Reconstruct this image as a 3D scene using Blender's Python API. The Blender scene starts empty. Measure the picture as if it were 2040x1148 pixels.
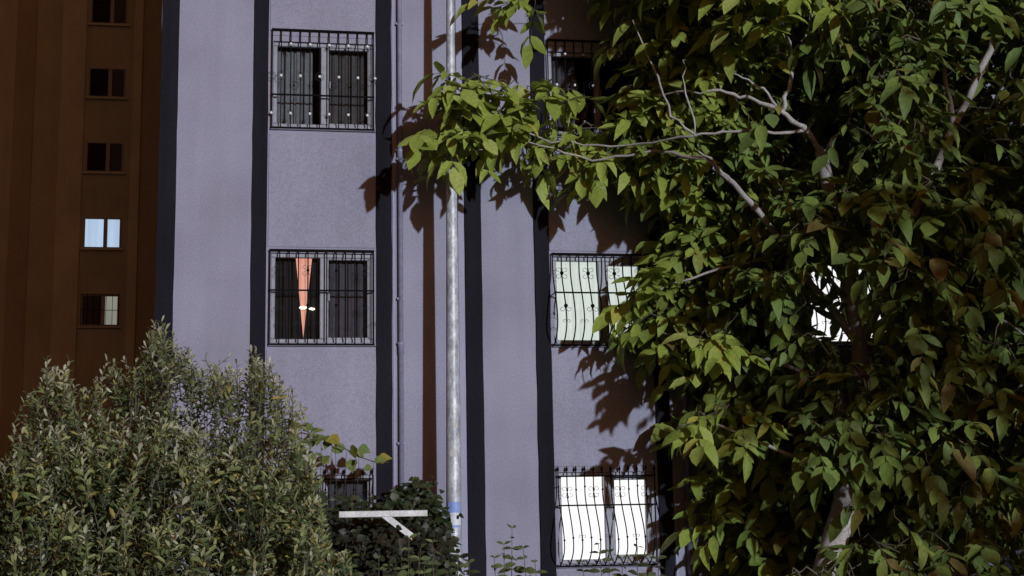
import bpy, math, random
import numpy as np
from mathutils import Vector, Matrix

random.seed(7); rng = np.random.default_rng(11)
R = math.radians
scene = bpy.context.scene
col = scene.collection

# ------------------------------------------------------------------ camera
EYE = 1.7; DIST = 18.32; FPX = 2800.0
PITCH, YAW, ROLL = R(9.716), R(-9.428), R(1.047)
rot = Matrix.Rotation(YAW, 3, 'Z') @ Matrix.Rotation(PITCH, 3, 'X') @ Matrix.Rotation(ROLL, 3, 'Y')
cam_d = bpy.data.cameras.new('camera'); cam = bpy.data.objects.new('camera', cam_d); col.objects.link(cam)
cam_d.sensor_width = 36; cam_d.lens = FPX / 2040 * 36; cam_d.clip_end = 600
CAMPOS = Vector((0, -DIST, EYE))
cam.matrix_world = Matrix.Translation(CAMPOS) @ (rot @ Matrix(((1, 0, 0), (0, 0, -1), (0, 1, 0)))).to_4x4()
scene.camera = cam

# ------------------------------------------------------------------ night sky glow and the street light's direction
SUN_EL, SUN_AZ = R(10), R(18)          # azimuth: from straight out of the facade towards the right
world = bpy.data.worlds.new('World'); scene.world = world; world.use_nodes = True
wn = world.node_tree.nodes; wl = world.node_tree.links
bg = wn['Background']; sky = wn.new('ShaderNodeTexSky'); sky.sky_type = 'NISHITA'; sky.sun_disc = False
sky.sun_elevation = SUN_EL; sky.sun_rotation = math.pi - SUN_AZ; sky.dust_density = 4.0
hs = wn.new('ShaderNodeHueSaturation'); hs.inputs['Saturation'].default_value = 0.0
mx = wn.new('ShaderNodeMix'); mx.data_type = 'RGBA'; mx.blend_type = 'MULTIPLY'; mx.inputs['Factor'].default_value = 1
mx.inputs['B'].default_value = (1.0, 0.40, 0.14, 1)          # sodium-orange city glow
wl.new(sky.outputs['Color'], hs.inputs['Color']); wl.new(hs.outputs['Color'], mx.inputs['A'])
wl.new(mx.outputs['Result'], bg.inputs['Color']); bg.inputs['Strength'].default_value = 0.034
sun_d = bpy.data.lights.new('sun', 'SUN'); sun_d.energy = 3.0; sun_d.angle = R(1.2); sun_d.color = (0.78, 0.90, 1.0)
sun = bpy.data.objects.new('sun', sun_d); col.objects.link(sun)
sdir = Vector((-math.sin(SUN_AZ) * math.cos(SUN_EL), math.cos(SUN_AZ) * math.cos(SUN_EL), -math.sin(SUN_EL)))
sun.rotation_euler = sdir.to_track_quat('-Z', 'Y').to_euler(); sun.location = (8, -20, 12)
vs = scene.view_settings; vs.view_transform = 'Standard'; vs.look = 'None'; vs.exposure = 0; vs.gamma = 1; vs.use_curve_mapping = False

# ------------------------------------------------------------------ helpers
def at(px, py, h):
    """the point that lies h metres in front of the main facade on the sight line of a photo pixel"""
    d = rot @ Vector(((px - 1020) / FPX, 1, -(py - 574) / FPX))
    return CAMPOS + d * ((DIST - h) / d.y)
def project(P):
    v = (np.asarray(P) - np.array(CAMPOS)) @ np.array(rot)
    return 1020 + FPX * v[..., 0] / v[..., 1], 574 - FPX * v[..., 2] / v[..., 1], v[..., 1]
def tag(o, label=None, cat=None, group=None, kind=None):
    if label: o['label'] = label
    if cat: o['category'] = cat
    if group: o['group'] = group
    if kind: o['kind'] = kind
    return o
def link(name, data, parent=None, loc=None):
    o = bpy.data.objects.new(name, data); col.objects.link(o)
    if parent: o.parent = parent
    if loc is not None: o.location = loc
    return o
def empty(name, loc=(0, 0, 0)):
    o = link(name, None, None, loc); o.empty_display_size = .2; return o
class MB:
    def __init__(s): s.v = []; s.f = []
    def add(s, v, f):
        b = len(s.v); s.v += [tuple(p) for p in v]; s.f += [tuple(i + b for i in q) for q in f]; return s
    def box(s, x0, x1, y0, y1, z0, z1):
        return s.add([(x0,y0,z0),(x1,y0,z0),(x1,y1,z0),(x0,y1,z0),(x0,y0,z1),(x1,y0,z1),(x1,y1,z1),(x0,y1,z1)],
                     [(0,3,2,1),(4,5,6,7),(0,1,5,4),(1,2,6,5),(2,3,7,6),(3,0,4,7)])
    def cbox(s, x0, x1, y0, y1, z0, z1, c=.006):
        """box whose front (-y) edges are chamfered"""
        return s.add([(x0,y1,z0),(x1,y1,z0),(x1,y1,z1),(x0,y1,z1),(x0,y0+c,z0),(x1,y0+c,z0),(x1,y0+c,z1),(x0,y0+c,z1),
                      (x0+c,y0,z0+c),(x1-c,y0,z0+c),(x1-c,y0,z1-c),(x0+c,y0,z1-c)],
                     [(0,3,2,1),(0,1,5,4),(1,2,6,5),(2,3,7,6),(3,0,4,7),(4,5,9,8),(5,6,10,9),(6,7,11,10),(7,4,8,11),(8,9,10,11)])
    def tube(s, pts, rad, n=6, caps=True):
        pts = [Vector(p) for p in pts]
        if not hasattr(rad, '__len__'): rad = [rad] * len(pts)
        b = len(s.v); up = None
        for i, p in enumerate(pts):
            t = (pts[min(i+1, len(pts)-1)] - pts[max(i-1, 0)])
            t = t.normalized() if t.length > 1e-9 else Vector((0, 0, 1))
            if up is None:
                up = Vector((0, 1, 0)) if abs(t.y) < .9 else Vector((1, 0, 0))
            a = t.cross(up).normalized(); c = a.cross(t).normalized(); up = c
            for k in range(n):
                q = 2 * math.pi * (k + .5) / n
                s.v.append(tuple(p + (a * math.cos(q) + c * math.sin(q)) * rad[i]))
        for i in range(len(pts) - 1):
            for k in range(n):
                k2 = (k + 1) % n
                s.f.append((b+i*n+k, b+i*n+k2, b+(i+1)*n+k2, b+(i+1)*n+k))
        if caps:
            s.f.append(tuple(b + k for k in range(n))[::-1]); s.f.append(tuple(b + (len(pts)-1)*n + k for k in range(n)))
        return s
    def ball(s, c, r, n=8, m=5, sz=1.0):
        b = len(s.v); c = Vector(c)
        s.v.append(tuple(c + Vector((0, 0, r*sz))))
        for j in range(1, m):
            t = math.pi * j / m
            for k in range(n):
                q = 2*math.pi*k/n
                s.v.append(tuple(c + Vector((math.sin(t)*math.cos(q)*r, math.sin(t)*math.sin(q)*r, math.cos(t)*r*sz))))
        s.v.append(tuple(c - Vector((0, 0, r*sz)))); e = len(s.v) - 1
        for k in range(n):
            k2 = (k+1) % n
            s.f.append((b, b+1+k, b+1+k2))
            for j in range(m-2): s.f.append((b+1+j*n+k, b+1+(j+1)*n+k, b+1+(j+1)*n+k2, b+1+j*n+k2))
            s.f.append((e, b+1+(m-2)*n+k2, b+1+(m-2)*n+k))
        return s
    def mesh(s, name, mat, smooth=False):
        me = bpy.data.meshes.new(name); me.from_pydata(s.v, [], s.f); me.update()
        if smooth: me.shade_smooth()
        if mat: me.materials.append(mat)
        return me
    def build(s, name, mat, parent=None, loc=None, smooth=False):
        return link(name, s.mesh(name, mat, smooth), parent, loc)

# ------------------------------------------------------------------ materials
def nmat(name):
    m = bpy.data.materials.new(name); m.use_nodes = True
    return m, m.node_tree.nodes, m.node_tree.links, m.node_tree.nodes['Principled BSDF']
def noise(n, l, scale, detail=4, vec=None, rough=.55):
    t = n.new('ShaderNodeTexNoise'); t.inputs['Scale'].default_value = scale; t.inputs['Detail'].default_value = detail
    t.inputs['Roughness'].default_value = rough
    if vec: l.new(vec, t.inputs['Vector'])
    return t.outputs['Fac']
def ramp(n, l, fac, stops):
    r = n.new('ShaderNodeValToRGB'); e = r.color_ramp.elements
    while len(e) < len(stops): e.new(.5)
    for i, (p, c) in enumerate(stops): e[i].position = p; e[i].color = (*c, 1)
    l.new(fac, r.inputs['Fac']); return r.outputs['Color']
def mixc(n, l, fac, a, b, mode='MIX'):
    m = n.new('ShaderNodeMix'); m.data_type = 'RGBA'; m.blend_type = mode
    for key, v in (('Factor', fac), ('A', a), ('B', b)):
        if isinstance(v, (int, float)): m.inputs[key].default_value = v
        elif isinstance(v, tuple): m.inputs[key].default_value = (*v, 1)
        else: l.new(v, m.inputs[key])
    return m.outputs['Result']
def objco(n, l, scale=(1, 1, 1)):
    g = n.new('ShaderNodeNewGeometry'); m = n.new('ShaderNodeMapping'); m.inputs['Scale'].default_value = scale
    l.new(g.outputs['Position'], m.inputs['Vector']); return m.outputs['Vector']
def bump(n, l, h, p, strength, dist):
    b = n.new('ShaderNodeBump'); b.inputs['Strength'].default_value = strength; b.inputs['Distance'].default_value = dist
    l.new(h, b.inputs['Height']); l.new(b.outputs['Normal'], p.inputs['Normal'])
def plaster(name, c, var=.12, streak=.15, grain=.25, rough=.9, spec=.12):
    m, n, l, p = nmat(name)
    big = noise(n, l, .7, 5, objco(n, l)); st = noise(n, l, 1.0, 5, objco(n, l, (5, 5, .35))); fine = noise(n, l, 55, 3, objco(n, l), .7)
    dk = tuple(v * (1 - var) for v in c); lt = tuple(min(1, v * (1 + var)) for v in c)
    a = ramp(n, l, big, [(.3, dk), (.7, lt)])
    a = mixc(n, l, streak, a, ramp(n, l, st, [(.35, (.45, .44, .42)), (.65, (1, 1, 1))]), 'MULTIPLY')
    a = mixc(n, l, grain, a, ramp(n, l, fine, [(.3, (.35, .35, .37)), (.7, (1.5, 1.5, 1.5))]), 'MULTIPLY')
    l.new(a, p.inputs['Base Color']); p.inputs['Roughness'].default_value = rough; p.inputs['Specular IOR Level'].default_value = spec
    bump(n, l, noise(n, l, 90, 3, objco(n, l), .7), p, .35, .006)
    return m
def plain(name, c, rough=.5, metal=0, spec=.5):
    m, n, l, p = nmat(name)
    v = noise(n, l, 14, 4, objco(n, l))
    l.new(ramp(n, l, v, [(.3, tuple(x*.8 for x in c)), (.7, tuple(min(1, x*1.12) for x in c))]), p.inputs['Base Color'])
    p.inputs['Roughness'].default_value = rough; p.inputs['Metallic'].default_value = metal; p.inputs['Specular IOR Level'].default_value = spec
    return m
def glowing(name, c, strength, fold=9.0, depth=.25):
    """a curtain with the room light shining through it"""
    m, n, l, p = nmat(name)
    v = noise(n, l, 1.0, 3, objco(n, l, (fold, fold, .25)))
    k = ramp(n, l, v, [(.3, tuple(x*(1-depth) for x in c)), (.65, c)])
    l.new(k, p.inputs['Emission Color']); p.inputs['Emission Strength'].default_value = strength
    p.inputs['Base Color'].default_value = (.05, .05, .05, 1); p.inputs['Roughness'].default_value = .9
    return m
def leafmat(name, trans=.3, rough=.5, spec=.35):
    m, n, l, p = nmat(name)
    a = n.new('ShaderNodeAttribute'); a.attribute_name = 'tint'
    v = noise(n, l, 25, 3, objco(n, l))
    c = mixc(n, l, .6, a.outputs['Color'], ramp(n, l, v, [(.3, (.6, .6, .55)), (.7, (1.25, 1.25, 1.2))]), 'MULTIPLY')
    l.new(c, p.inputs['Base Color']); p.inputs['Roughness'].default_value = rough; p.inputs['Specular IOR Level'].default_value = spec
    t = n.new('ShaderNodeBsdfTranslucent'); l.new(c, t.inputs['Color'])
    ms = n.new('ShaderNodeMixShader'); ms.inputs['Fac'].default_value = trans
    l.new(p.outputs['BSDF'], ms.inputs[1]); l.new(t.outputs['BSDF'], ms.inputs[2]); l.new(ms.outputs['Shader'], n['Material Output'].inputs['Surface'])
    return m
M = {}
M['wall'] = plaster('pale_lilac_grey_plaster', (.280, .262, .336), .13, .12, .36)
M['trim'] = plaster('paler_plaster_edge', (.33, .315, .42), .08, .1)
M['navy'] = plaster('dark_navy_paint', (.0155, .0148, .0195), .15, .35, .4, .85, .05)
M['tan'] = plaster('tan_plaster', (.37, .345, .30), .12, .15)
M['tan_light'] = plaster('pale_tan_plaster', (.45, .42, .365), .12, .15)
M['tan_dark'] = plaster('brown_plaster', (.30, .255, .21), .1, .15)
M['pvc'] = plain('white_pvc', (.235, .23, .265), .55)
M['pvc_shade'] = plain('grey_pvc', (.22, .21, .27), .45)
M['iron'] = plain('black_wrought_iron', (.004, .004, .005), .8, 0, .08)
M['thin_iron'] = plain('worn_grey_iron', (.03, .032, .042), .8, 0, .1)
M['ballwhite'] = plain('white_painted_ball', (.75, .74, .75), .35)
M['room'] = plain('dark_room_wall', (.020, .018, .018), .9)
M['sill'] = plaster('cement_sill', (.25, .24, .30), .15, .3)
M['whitepaint'] = plaster('white_painted_steel', (.66, .64, .64), .2, .5, .4, .5, .3)
M['curtain_grey'] = plain('grey_net_curtain', (.13, .138, .15), .95)
M['curtain_dark'] = plain('dark_brown_curtain', (.055, .053, .055), .95)
M['curtain_plum'] = plain('dark_plum_curtain', (.052, .048, .062), .95)
M['curtain_black'] = plain('black_curtain', (.004, .004, .005), .95)
M['lit_white'] = glowing('lit_white_curtain', (1.0, 1.0, 1.0), 1.2, 7, .05)
M['lit_cream'] = glowing('lit_pale_green_curtain', (.74, .82, .76), 1.05, 12, .2)
M['lit_pink'] = glowing('lit_salmon_curtain', (1.0, .44, .32), .95, 30, .5)
M['lit_blue'] = glowing('lit_blue_white_curtain', (.50, .66, .86), .95, 3, .2)
M['lit_dim'] = glowing('lit_olive_room', (.30, .31, .25), .9, 3, .4)
M['reflection_oval'] = glowing('glowing_reflection', (1.0, .90, .62), 3.0, 1, 0)  # emits, standing in for a reflection in the glass
M['bark'] = plaster('pale_walnut_bark', (.42, .37, .35), .3, .5, .6)
M['stem'] = plain('brown_stem', (.09, .07, .045), .8)
M['soil'] = plaster('dark_soil', (.055, .045, .035), .3, 0, .5)
M['litter'] = plain('white_plastic', (.6, .6, .62), .4)
M['pipe'] = plain('painted_drainpipe', (.24, .225, .32), .5)
def glass(name, refl):
    m, n, l, p = nmat(name); n.remove(p)
    t = n.new('ShaderNodeBsdfTransparent'); t.inputs['Color'].default_value = (.88, .88, .88, 1)
    g = n.new('ShaderNodeBsdfGlossy'); g.inputs['Roughness'].default_value = .03
    fr = n.new('ShaderNodeFresnel'); fr.inputs['IOR'].default_value = 1.16
    ms = n.new('ShaderNodeMixShader'); l.new(fr.outputs['Fac'], ms.inputs['Fac']); l.new(t.outputs['BSDF'], ms.inputs[1]); l.new(g.outputs['BSDF'], ms.inputs[2])
    l.new(ms.outputs['Shader'], n['Material Output'].inputs['Surface']); return m
M['glass'] = glass('window_glass', .06)
def galvanised():
    m, n, l, p = nmat('weathered_galvanised_steel')
    a = noise(n, l, 9, 6, objco(n, l, (1, 1, .45)), .7); b = noise(n, l, 38, 3, objco(n, l, (1, 1, .6)), .7)
    c = ramp(n, l, a, [(.36, (.28, .28, .315)), (.5, (.41, .415, .455)), (.64, (.62, .63, .67))])
    c = mixc(n, l, .4, c, ramp(n, l, b, [(.38, (.45, .44, .42)), (.6, (1.25, 1.25, 1.25))]), 'MULTIPLY')
    l.new(c, p.inputs['Base Color']); p.inputs['Roughness'].default_value = .5; p.inputs['Metallic'].default_value = .15
    bump(n, l, a, p, .4, .004); return m
M['galv'] = galvanised()
M['leaf'] = leafmat('walnut_leaf', .32, .55, .22); M['shrubleaf'] = leafmat('grey_green_leaf', .22, .45, .45); M['ivyleaf'] = leafmat('dark_ivy_leaf', .15, .5, .3)

# ------------------------------------------------------------------ the ground
tag(MB().add([(-300,-300,0),(300,-300,0),(300,300,0),(-300,300,0)], [(0,1,2,3)]).build('ground', M['soil']), kind='structure')
tag(MB().box(-40, 40, -24, -14, .002, .10).build('pavement', plaster('grey_concrete_paving', (.2, .19, .18), .2, .1)), kind='structure')

# ------------------------------------------------------------------ main apartment building
FL = 2.9; HB = 31.0                       # storey height, height of the block
BX0, BX1 = -1.61, 24.0
cols = [(-.145, 1.19), (3.605, 4.925), (7.20, 8.54)]      # window openings, x
def zrow(k): return (1.7 - .47 + FL * k, 1.7 + .72 + FL * k)   # opening z of storey k (0 = lowest in view)
building = empty('apartment_building', (BX0, 0, 0)); BO = Vector((-BX0, 0, 0))
tag(building, 'lilac grey apartment block with vertical dark navy stripes and barred windows', 'building')
ops = {}
for ci, c in enumerate(cols):
    for k in (0, 1, 2): ops[(ci, k)] = (*c, *zrow(k))
def facade():
    mb = MB(); xs = sorted({BX0, BX1, *[v for c in cols for v in c]}); zs = sorted({0.0, HB, *[v for k in range(3) for v in zrow(k)]})
    hole = {(o[0], o[2]) for o in ops.values()}
    for i in range(len(xs)-1):
        for j in range(len(zs)-1):
            x0, x1, z0, z1 = xs[i], xs[i+1], zs[j], zs[j+1]
            if (x0, z0) in hole:
                mb.add([(x0,0,z0),(x1,0,z0),(x1,0,z1),(x0,0,z1),(x0,.22,z0),(x1,.22,z0),(x1,.22,z1),(x0,.22,z1)],
                       [(0,1,5,4),(1,2,6,5),(2,3,7,6),(3,0,4,7)])
            else: mb.add([(x0,0,z0),(x1,0,z0),(x1,0,z1),(x0,0,z1)], [(0,1,2,3)])
    mb.add([(BX0,0,0),(BX0,14,0),(BX0,14,HB),(BX0,0,HB)], [(0,3,2,1)]); mb.add([(BX1,0,0),(BX1,14,0),(BX1,14,HB),(BX1,0,HB)], [(0,1,2,3)])
    mb.add([(BX0,14,0),(BX1,14,0),(BX1,14,HB),(BX0,14,HB)], [(0,3,2,1)])
    return mb
facade().build('wall', M['wall'], building, BO)
MB().box(BX0-.3, BX1+.3, -.3, 14.3, HB+.003, HB+.3).build('roof', M['tan_dark'], building, BO)
for x0, x1 in ((-1.606, -1.38), (-.404, -.208), (1.226, 1.436), (2.407, 2.64), (3.352, 3.56), (4.962, 5.16), (6.96, 7.16), (8.58, 8.78), (9.75, 9.97)):
    sb_ = MB(); zz_ = [.02] + list(np.arange(.4, 11, .31)) + [HB-.05]; ja = [random.gauss(0, .0025) for _ in zz_]; jb = [random.gauss(0, .0025) for _ in zz_]
    sb_.add([p for z, a, b in zip(zz_, ja, jb) for p in ((x0+a, 0, z), (x0+.004+a, -.028, z), (x1-.004+b, -.028, z), (x1+b, 0, z))],
            [(4*i+k, 4*i+k+1, 4*i+k+5, 4*i+k+4) for i in range(len(zz_)-1) for k in range(3)]); sb_.build('stripe', M['navy'], building, BO)
for x0, x1, y in ((1.445, 1.472, -.012), (2.318, 2.400, -.020), (5.17, 5.20, -.012)):
    MB().cbox(x0, x1, y, .0, .02, HB-.06, .004).build('corner_bead', M['trim'], building, BO)
# lintel bands and raised render panels round each window bay
for ci, (x0, x1) in enumerate(cols):
    for k in range(4):
        zb = zrow(k)[0] - FL + (zrow(0)[1]-zrow(0)[0]) + .075 if k else .05
        zt = zrow(k)[0] - .10
        if zt > zb: MB().cbox(x0-.045, x1+.02, -.010, .0, zb, zt, .005).build('render_panel', M['wall'], building, BO)

def curtain_mesh(w, h, mat, folds=7, amp=.018, top=1.0, bot=1.0, shift=0.0, seed=0):
    """hanging cloth, w wide at the top, with vertical folds; bot scales its width at the hem"""
    r = random.Random(seed); ph = [r.uniform(0, 6.28) for _ in range(3)]; nx = 48; nz = 6; mb = MB(); v = []
    for j in range(nz+1):
        t = j / nz; ww = w * (1 + (bot - 1) * t)
        for i in range(nx+1):
            s = i / nx
            y = amp * (math.sin(s*folds*6.28+ph[0]) + .5*math.sin(s*folds*2.3*6.28+ph[1]+t*.8))
            v.append((shift*t + ww*s, y, h*(1-t)))
    f = [(j*(nx+1)+i, (j+1)*(nx+1)+i, (j+1)*(nx+1)+i+1, j*(nx+1)+i+1) for j in range(nz) for i in range(nx)]
    mb.add(v, f); return mb.mesh('curtain', mat, True)

def window(op, q=.062):
    x0, x1, z0, z1 = op; w = x1 - x0; h = z1 - z0
    wdw = empty('window', Vector((x0, 0, z0)) + BO); wdw.parent = building
    fr = MB(); y0, y1 = .040, .105; t = .055
    mx0 = .635; mx1 = .735                         # mullion
    for a, b, c, d in ((0, w, 0, t), (0, w, h-t, h)): fr.cbox(a, b, y0, y1, c, d, .008)
    for a, b in ((0, t), (w-t, w), (mx0, mx1)): fr.cbox(a, b, y0-.002, y1+.002, t+.001, h-t-.001, .008)
    fr.build('frame', M['pvc'], wdw)
    sx0, sx1 = mx1-.01, w-t+.012                   # opening sash, thicker and set back
    if q:
        s = MB()
        for a, b, c, d in ((sx0, sx1, t-.012, t+q), (sx0, sx1, h-t-q, h-t+.012)): s.cbox(a, b, y0+.02, y1+.02, c, d, .008)
        for a, b in ((sx0, sx0+q), (sx1-q*1.5, sx1)): s.cbox(a, b, y0+.018, y1+.022, t+q+.001, h-t-q-.001, .008)
        s.build('sash', M['pvc'], wdw)
        MB().cbox(sx0+.018, sx0+.04, y0-.006, y0+.018, h*.47, h*.47+.10, .005).build('handle', M['pvc'], wdw)
    MB().add([(t-.01, .088, t-.01), (mx0+.01, .088, t-.01), (mx0+.01, .088, h-t+.01), (t-.01, .088, h-t+.01)], [(0,1,2,3)]).build('pane', M['glass'], wdw)
    MB().add([(mx1-.01, .104, t-.01), (w-t+.01, .104, t-.01), (w-t+.01, .104, h-t+.01), (mx1-.01, .104, h-t+.01)], [(0,1,2,3)]).build('pane', M['glass'], wdw)
    MB().cbox(-.03, w+.03, -.04, .039, -.048, -.003, .008).build('sill', M['sill'], wdw)
    rm = MB(); rm.add([(-.35,.222,-.8),(w+.35,.222,-.8),(w+.35,.222,h+.4),(-.35,.222,h+.4),(-.35,2.6,-.8),(w+.35,2.6,-.8),(w+.35,2.6,h+.4),(-.35,2.6,h+.4)],
                      [(4,5,6,7),(0,1,5,4),(1,2,6,5),(2,3,7,6),(3,0,4,7)])
    rm.build('room', M['room'], wdw); return wdw
def hang(name, op, dx, dz, w, h, y, mat, label, folds=7, amp=.016, bot=1.0, shift=0.0, seed=0, cat='curtain', group=None):
    o = link(name, curtain_mesh(w, h, mat, folds, amp, 1, bot, shift, seed), None, (op[0]+dx, y, op[2]+dz))
    return tag(o, label, cat, group)
for (ci, k), o in ops.items(): window(o, .024 if ci == 0 or k == 2 else .052)

# ------------------------------------------------------------------ wrought-iron grilles
def scroll_pts(cx, cz, r, sx, sz, turns=1.15, y=0):
    """C-scroll leaving (cx,cz) towards (sx,sz) and curling up on itself"""
    pts = []
    for i in range(15):
        t = i / 14; a = -.5 + t * turns * 5.2; rr = r * .62 * (1 - .62 * t)
        pts.append((cx + sx * (r * .72 - math.cos(a) * rr), y, cz + sz * (r * .62 + math.sin(a) * rr)))
    pts.insert(0, (cx, y, cz + sz * r * .1))
    return pts
def grille(op, bars, zt, zb, rails, belly=0.0, balls=(), scrolls=(), spear=0.0, ball_mat='iron', ball_r=.02, side=True, thick=.0105, rings=()):
    x0, x1, z0, z1 = op
    g = empty('window_grille', Vector((x0, -.05, z0)) + BO); g.parent = building
    H = zt - zb
    def yb(z):
        if not belly: return 0.0
        t = min(max((zt - z) / H, 0), 1)
        if t < .18: return 0.0
        s = (t - .18) / .82
        return -belly * (math.sin(math.pi * min(s / .72, 1) * .5) ** 1.6 if s < .72 else max(0.0, math.cos((s - .72) / .28 * math.pi * .5)) ** .8)
    n = 26 if belly else 2
    path = [(0, yb(zb + (zt - zb) * i / (n-1)), zb + (zt - zb) * i / (n-1)) for i in range(n)]
    if spear: path.append((0, 0, zt + spear - .05))
    bm_ = MB().tube(path, thick, 4).mesh('bar', M['iron'])
    for b in bars: link('bar', bm_, g, (b, 0, 0))
    if spear:
        sm = MB().tube([(0,0,zt+spear-.055),(0,0,zt+spear-.04),(0,0,zt+spear-.022),(0,0,zt+spear+.012)], [.008, .019, .015, .002], 6).mesh('spear_tip', M['iron'])
        for b in bars: link('spear_tip', sm, g, (b, 0, 0))
    a, e = min(bars), max(bars)
    for z in rails:
        y = yb(z); MB().tube([(a-.012, y+.004, z), (e+.012, y+.004, z)], .014, 4).build('rail', M['iron'], g)
        for x in (a, e): MB().tube([(x, y, z), (x, .048, z)], .008, 4).build('side_tie', M['iron'], g)
    if balls:
        bm2 = MB().ball((0, 0, 0), ball_r, 10, 7).mesh('ball', M[ball_mat], True)
        for bx, bz in balls: link('ball', bm2, g, (bx, yb(bz) - .008, bz))
    for cx, cz, r, kinds in scrolls:
        mb = MB()
        for sx, sz in kinds: mb.tube(scroll_pts(0, 0, r, sx, sz), .0036, 4)
        mb.build('scroll', M['thin_iron'], g, (cx, yb(cz) - .002, cz))
    for cx, cz, r in rings:
        MB().tube([(r*math.cos(i*math.pi/9), 0, r*math.sin(i*math.pi/9)) for i in range(19)], .0042, 4, False).build('ring', M['thin_iron'], g, (cx, yb(cz)-.002, cz))
    return g
X4 = ((1, 1), (1, -1), (-1, 1), (-1, -1)); UP2 = ((1, 1), (-1, 1)); DN2 = ((1, -1), (-1, -1))
w0 = cols[0][1] - cols[0][0]
def lin(a, b, n): return [a + (b - a) * i / (n - 1) for i in range(n)]
HO = zrow(0)[1] - zrow(0)[0]
# upper windows (white balls on thin bars)
bA = [.105 + .1275 * i for i in range(10)]
ballsA = [(x, HO-.055) for x in bA[1::2]] + [(x, .69) for x in bA[0::2]] + [(w0+.02, .69)] + [(x, .17) for x in [-.02] + bA[1::2]]
ringsA = [(x, .69, .055) for x in bA[0::2]] + [(w0+.0, .69, .06), (-.02, .69, .05)]
scA = [(x, HO-.055, .035, DN2) for x in bA[1::2]] + [(x, .17, .035, UP2) for x in bA[1::2]]
for ci in (0, 1):
    grille(ops[(ci, 2)], [-.012] + bA + [w0+.002], HO+.15, -.025, (HO+.15, .43, -.025), 0, ballsA, scA, 0, 'ballwhite', .021, thick=.0095, rings=ringsA)
# middle left window: flat framed grille with black medallions
bB = lin(-.012, w0-.002, 12)
mb_ = [bB[1], bB[4], bB[7], bB[10]]
grille(ops[(0, 1)], bB, HO+.03, -.025, (HO+.03, .685, -.025), 0, [(x, HO-.24) for x in mb_[1:]] + [(x, .49) for x in mb_[1:]],
       [(x, HO-.24, .06, X4) for x in mb_] + [(x, .49, .06, DN2) for x in mb_] + [(x, .22, .04, UP2) for x in bB[1::2]])
# middle right and the one behind the tree: belly grilles with medallions
for ci in (1, 2):
    ww = cols[ci][1] - cols[ci][0]; bC = lin(-.012, ww-.002, 12); mc = [bC[1], bC[4], bC[7], bC[10]]
    grille(ops[(ci, 1)], bC, HO+.03, -.025, (HO+.03, .665, -.025), .27, [(x, HO-.24) for x in mc] + [(x, .47) for x in mc],
           [(x, HO-.24, .065, X4) for x in mc] + [(x, .47, .065, DN2) for x in mc] + [(x, .23, .045, UP2) for x in bC[1::2]], ball_r=.028)
# ground floor: belly grilles with spear tips
for ci in (0, 1, 2):
    ww = cols[ci][1] - cols[ci][0]; bE = lin(-.005, ww-.02, 12)
    grille(ops[(ci, 0)], bE, HO-.055, -.025, (HO-.055, .755, -.025), .33, [(x, .96 if i % 3 else 1.0) for i, x in enumerate(bE)] + [(x, .86) for x in bE[1::3]] + [(x, .34 if i % 2 else .31) for i, x in enumerate(bE)],
           [(x, .93, .06, X4) for x in bE[1::3]] + [(x, .33, .04, UP2) for x in bE[2::3]], .125, ball_r=.015, thick=.0092)

# ------------------------------------------------------------------ curtains, lit and unlit
o = ops[(0, 2)]
hang('curtain', o, .03, .03, .50, HO-.09, .20, M['curtain_grey'], 'pale grey net curtain in the left pane of the upper left barred window', 6, .014, seed=1)
hang('curtain', o, .70, .03, .60, HO-.06, .20, M['curtain_dark'], 'dark brown curtain in the right pane of the upper left barred window', 8, .012, seed=2)
o = ops[(1, 2)]
hang('curtain', o, .02, .03, .40, HO-.08, .20, M['curtain_plum'], 'dull grey curtain in the dark window behind the leaves at upper middle', 6, .014, seed=3)
o = ops[(0, 1)]
hang('curtain', o, .01, .03, .31, HO-.05, .19, M['curtain_black'], 'black curtain half left of the glowing pink gap', 5, .008, 1.36, 0, seed=4)
hang('curtain', o, .535, .03, .15, HO-.05, .195, M['curtain_black'], 'black curtain half right of the glowing pink gap', 3, .008, 1.75, -.115, seed=5)
hang('curtain', o, .22, .02, .42, HO-.04, .26, M['lit_pink'], 'lit salmon pink curtain glowing through a wedge gap in black curtains', 7, .012, seed=6)
hang('curtain', o, .69, .03, .62, HO-.06, .20, M['curtain_plum'], 'dark plum curtain in the right pane beside the glowing pink gap', 7, .012, seed=7)
lp = empty('lamp_reflection', (o[0]+.475, .16, o[2]+.475)); tag(lp, 'small bright reflection built as glowing ovals in front of the pink curtain gap', 'glass_reflection')  # window reflection made as emitting ovals behind the pane
MB().ball((-.055, 0, .012), .05, 12, 8, .42).build('reflection_oval', M['reflection_oval'], lp, smooth=True); MB().ball((.06, 0, -.004), .042, 12, 8, .38).build('reflection_oval', M['reflection_oval'], lp, smooth=True)
MB().tube([(0, 0, 0), (0, .01, .12)], .004, 5).build('added_hanger', M['iron'], lp); MB().box(-.075, .075, -.004, .004, -.004, .004).build('added_arm', M['iron'], lp)  # hanger and arm are added only to carry the ovals
hang('curtain', ops[(1, 1)], .01, .02, 1.30, HO-.04, .20, M['lit_cream'], 'lit pale greenish curtain in the middle right belly grilled window', 9, .012, seed=8)
hang('curtain', ops[(2, 1)], .01, .02, 1.32, HO-.04, .20, M['lit_white'], 'lit white curtain glimpsed through gaps in the tree leaves', 9, .012, seed=9)
hang('curtain', ops[(1, 0)], .01, .02, 1.30, HO-.04, .20, M['lit_white'], 'brightly lit white curtain in the lower right spear topped window', 9, .012, seed=10)
hang('curtain', ops[(0, 0)], .01, .02, 1.32, HO-.04, .20, M['curtain_plum'], 'dull dark curtain in the lower left window behind the vine', 9, .012, seed=11)

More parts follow.
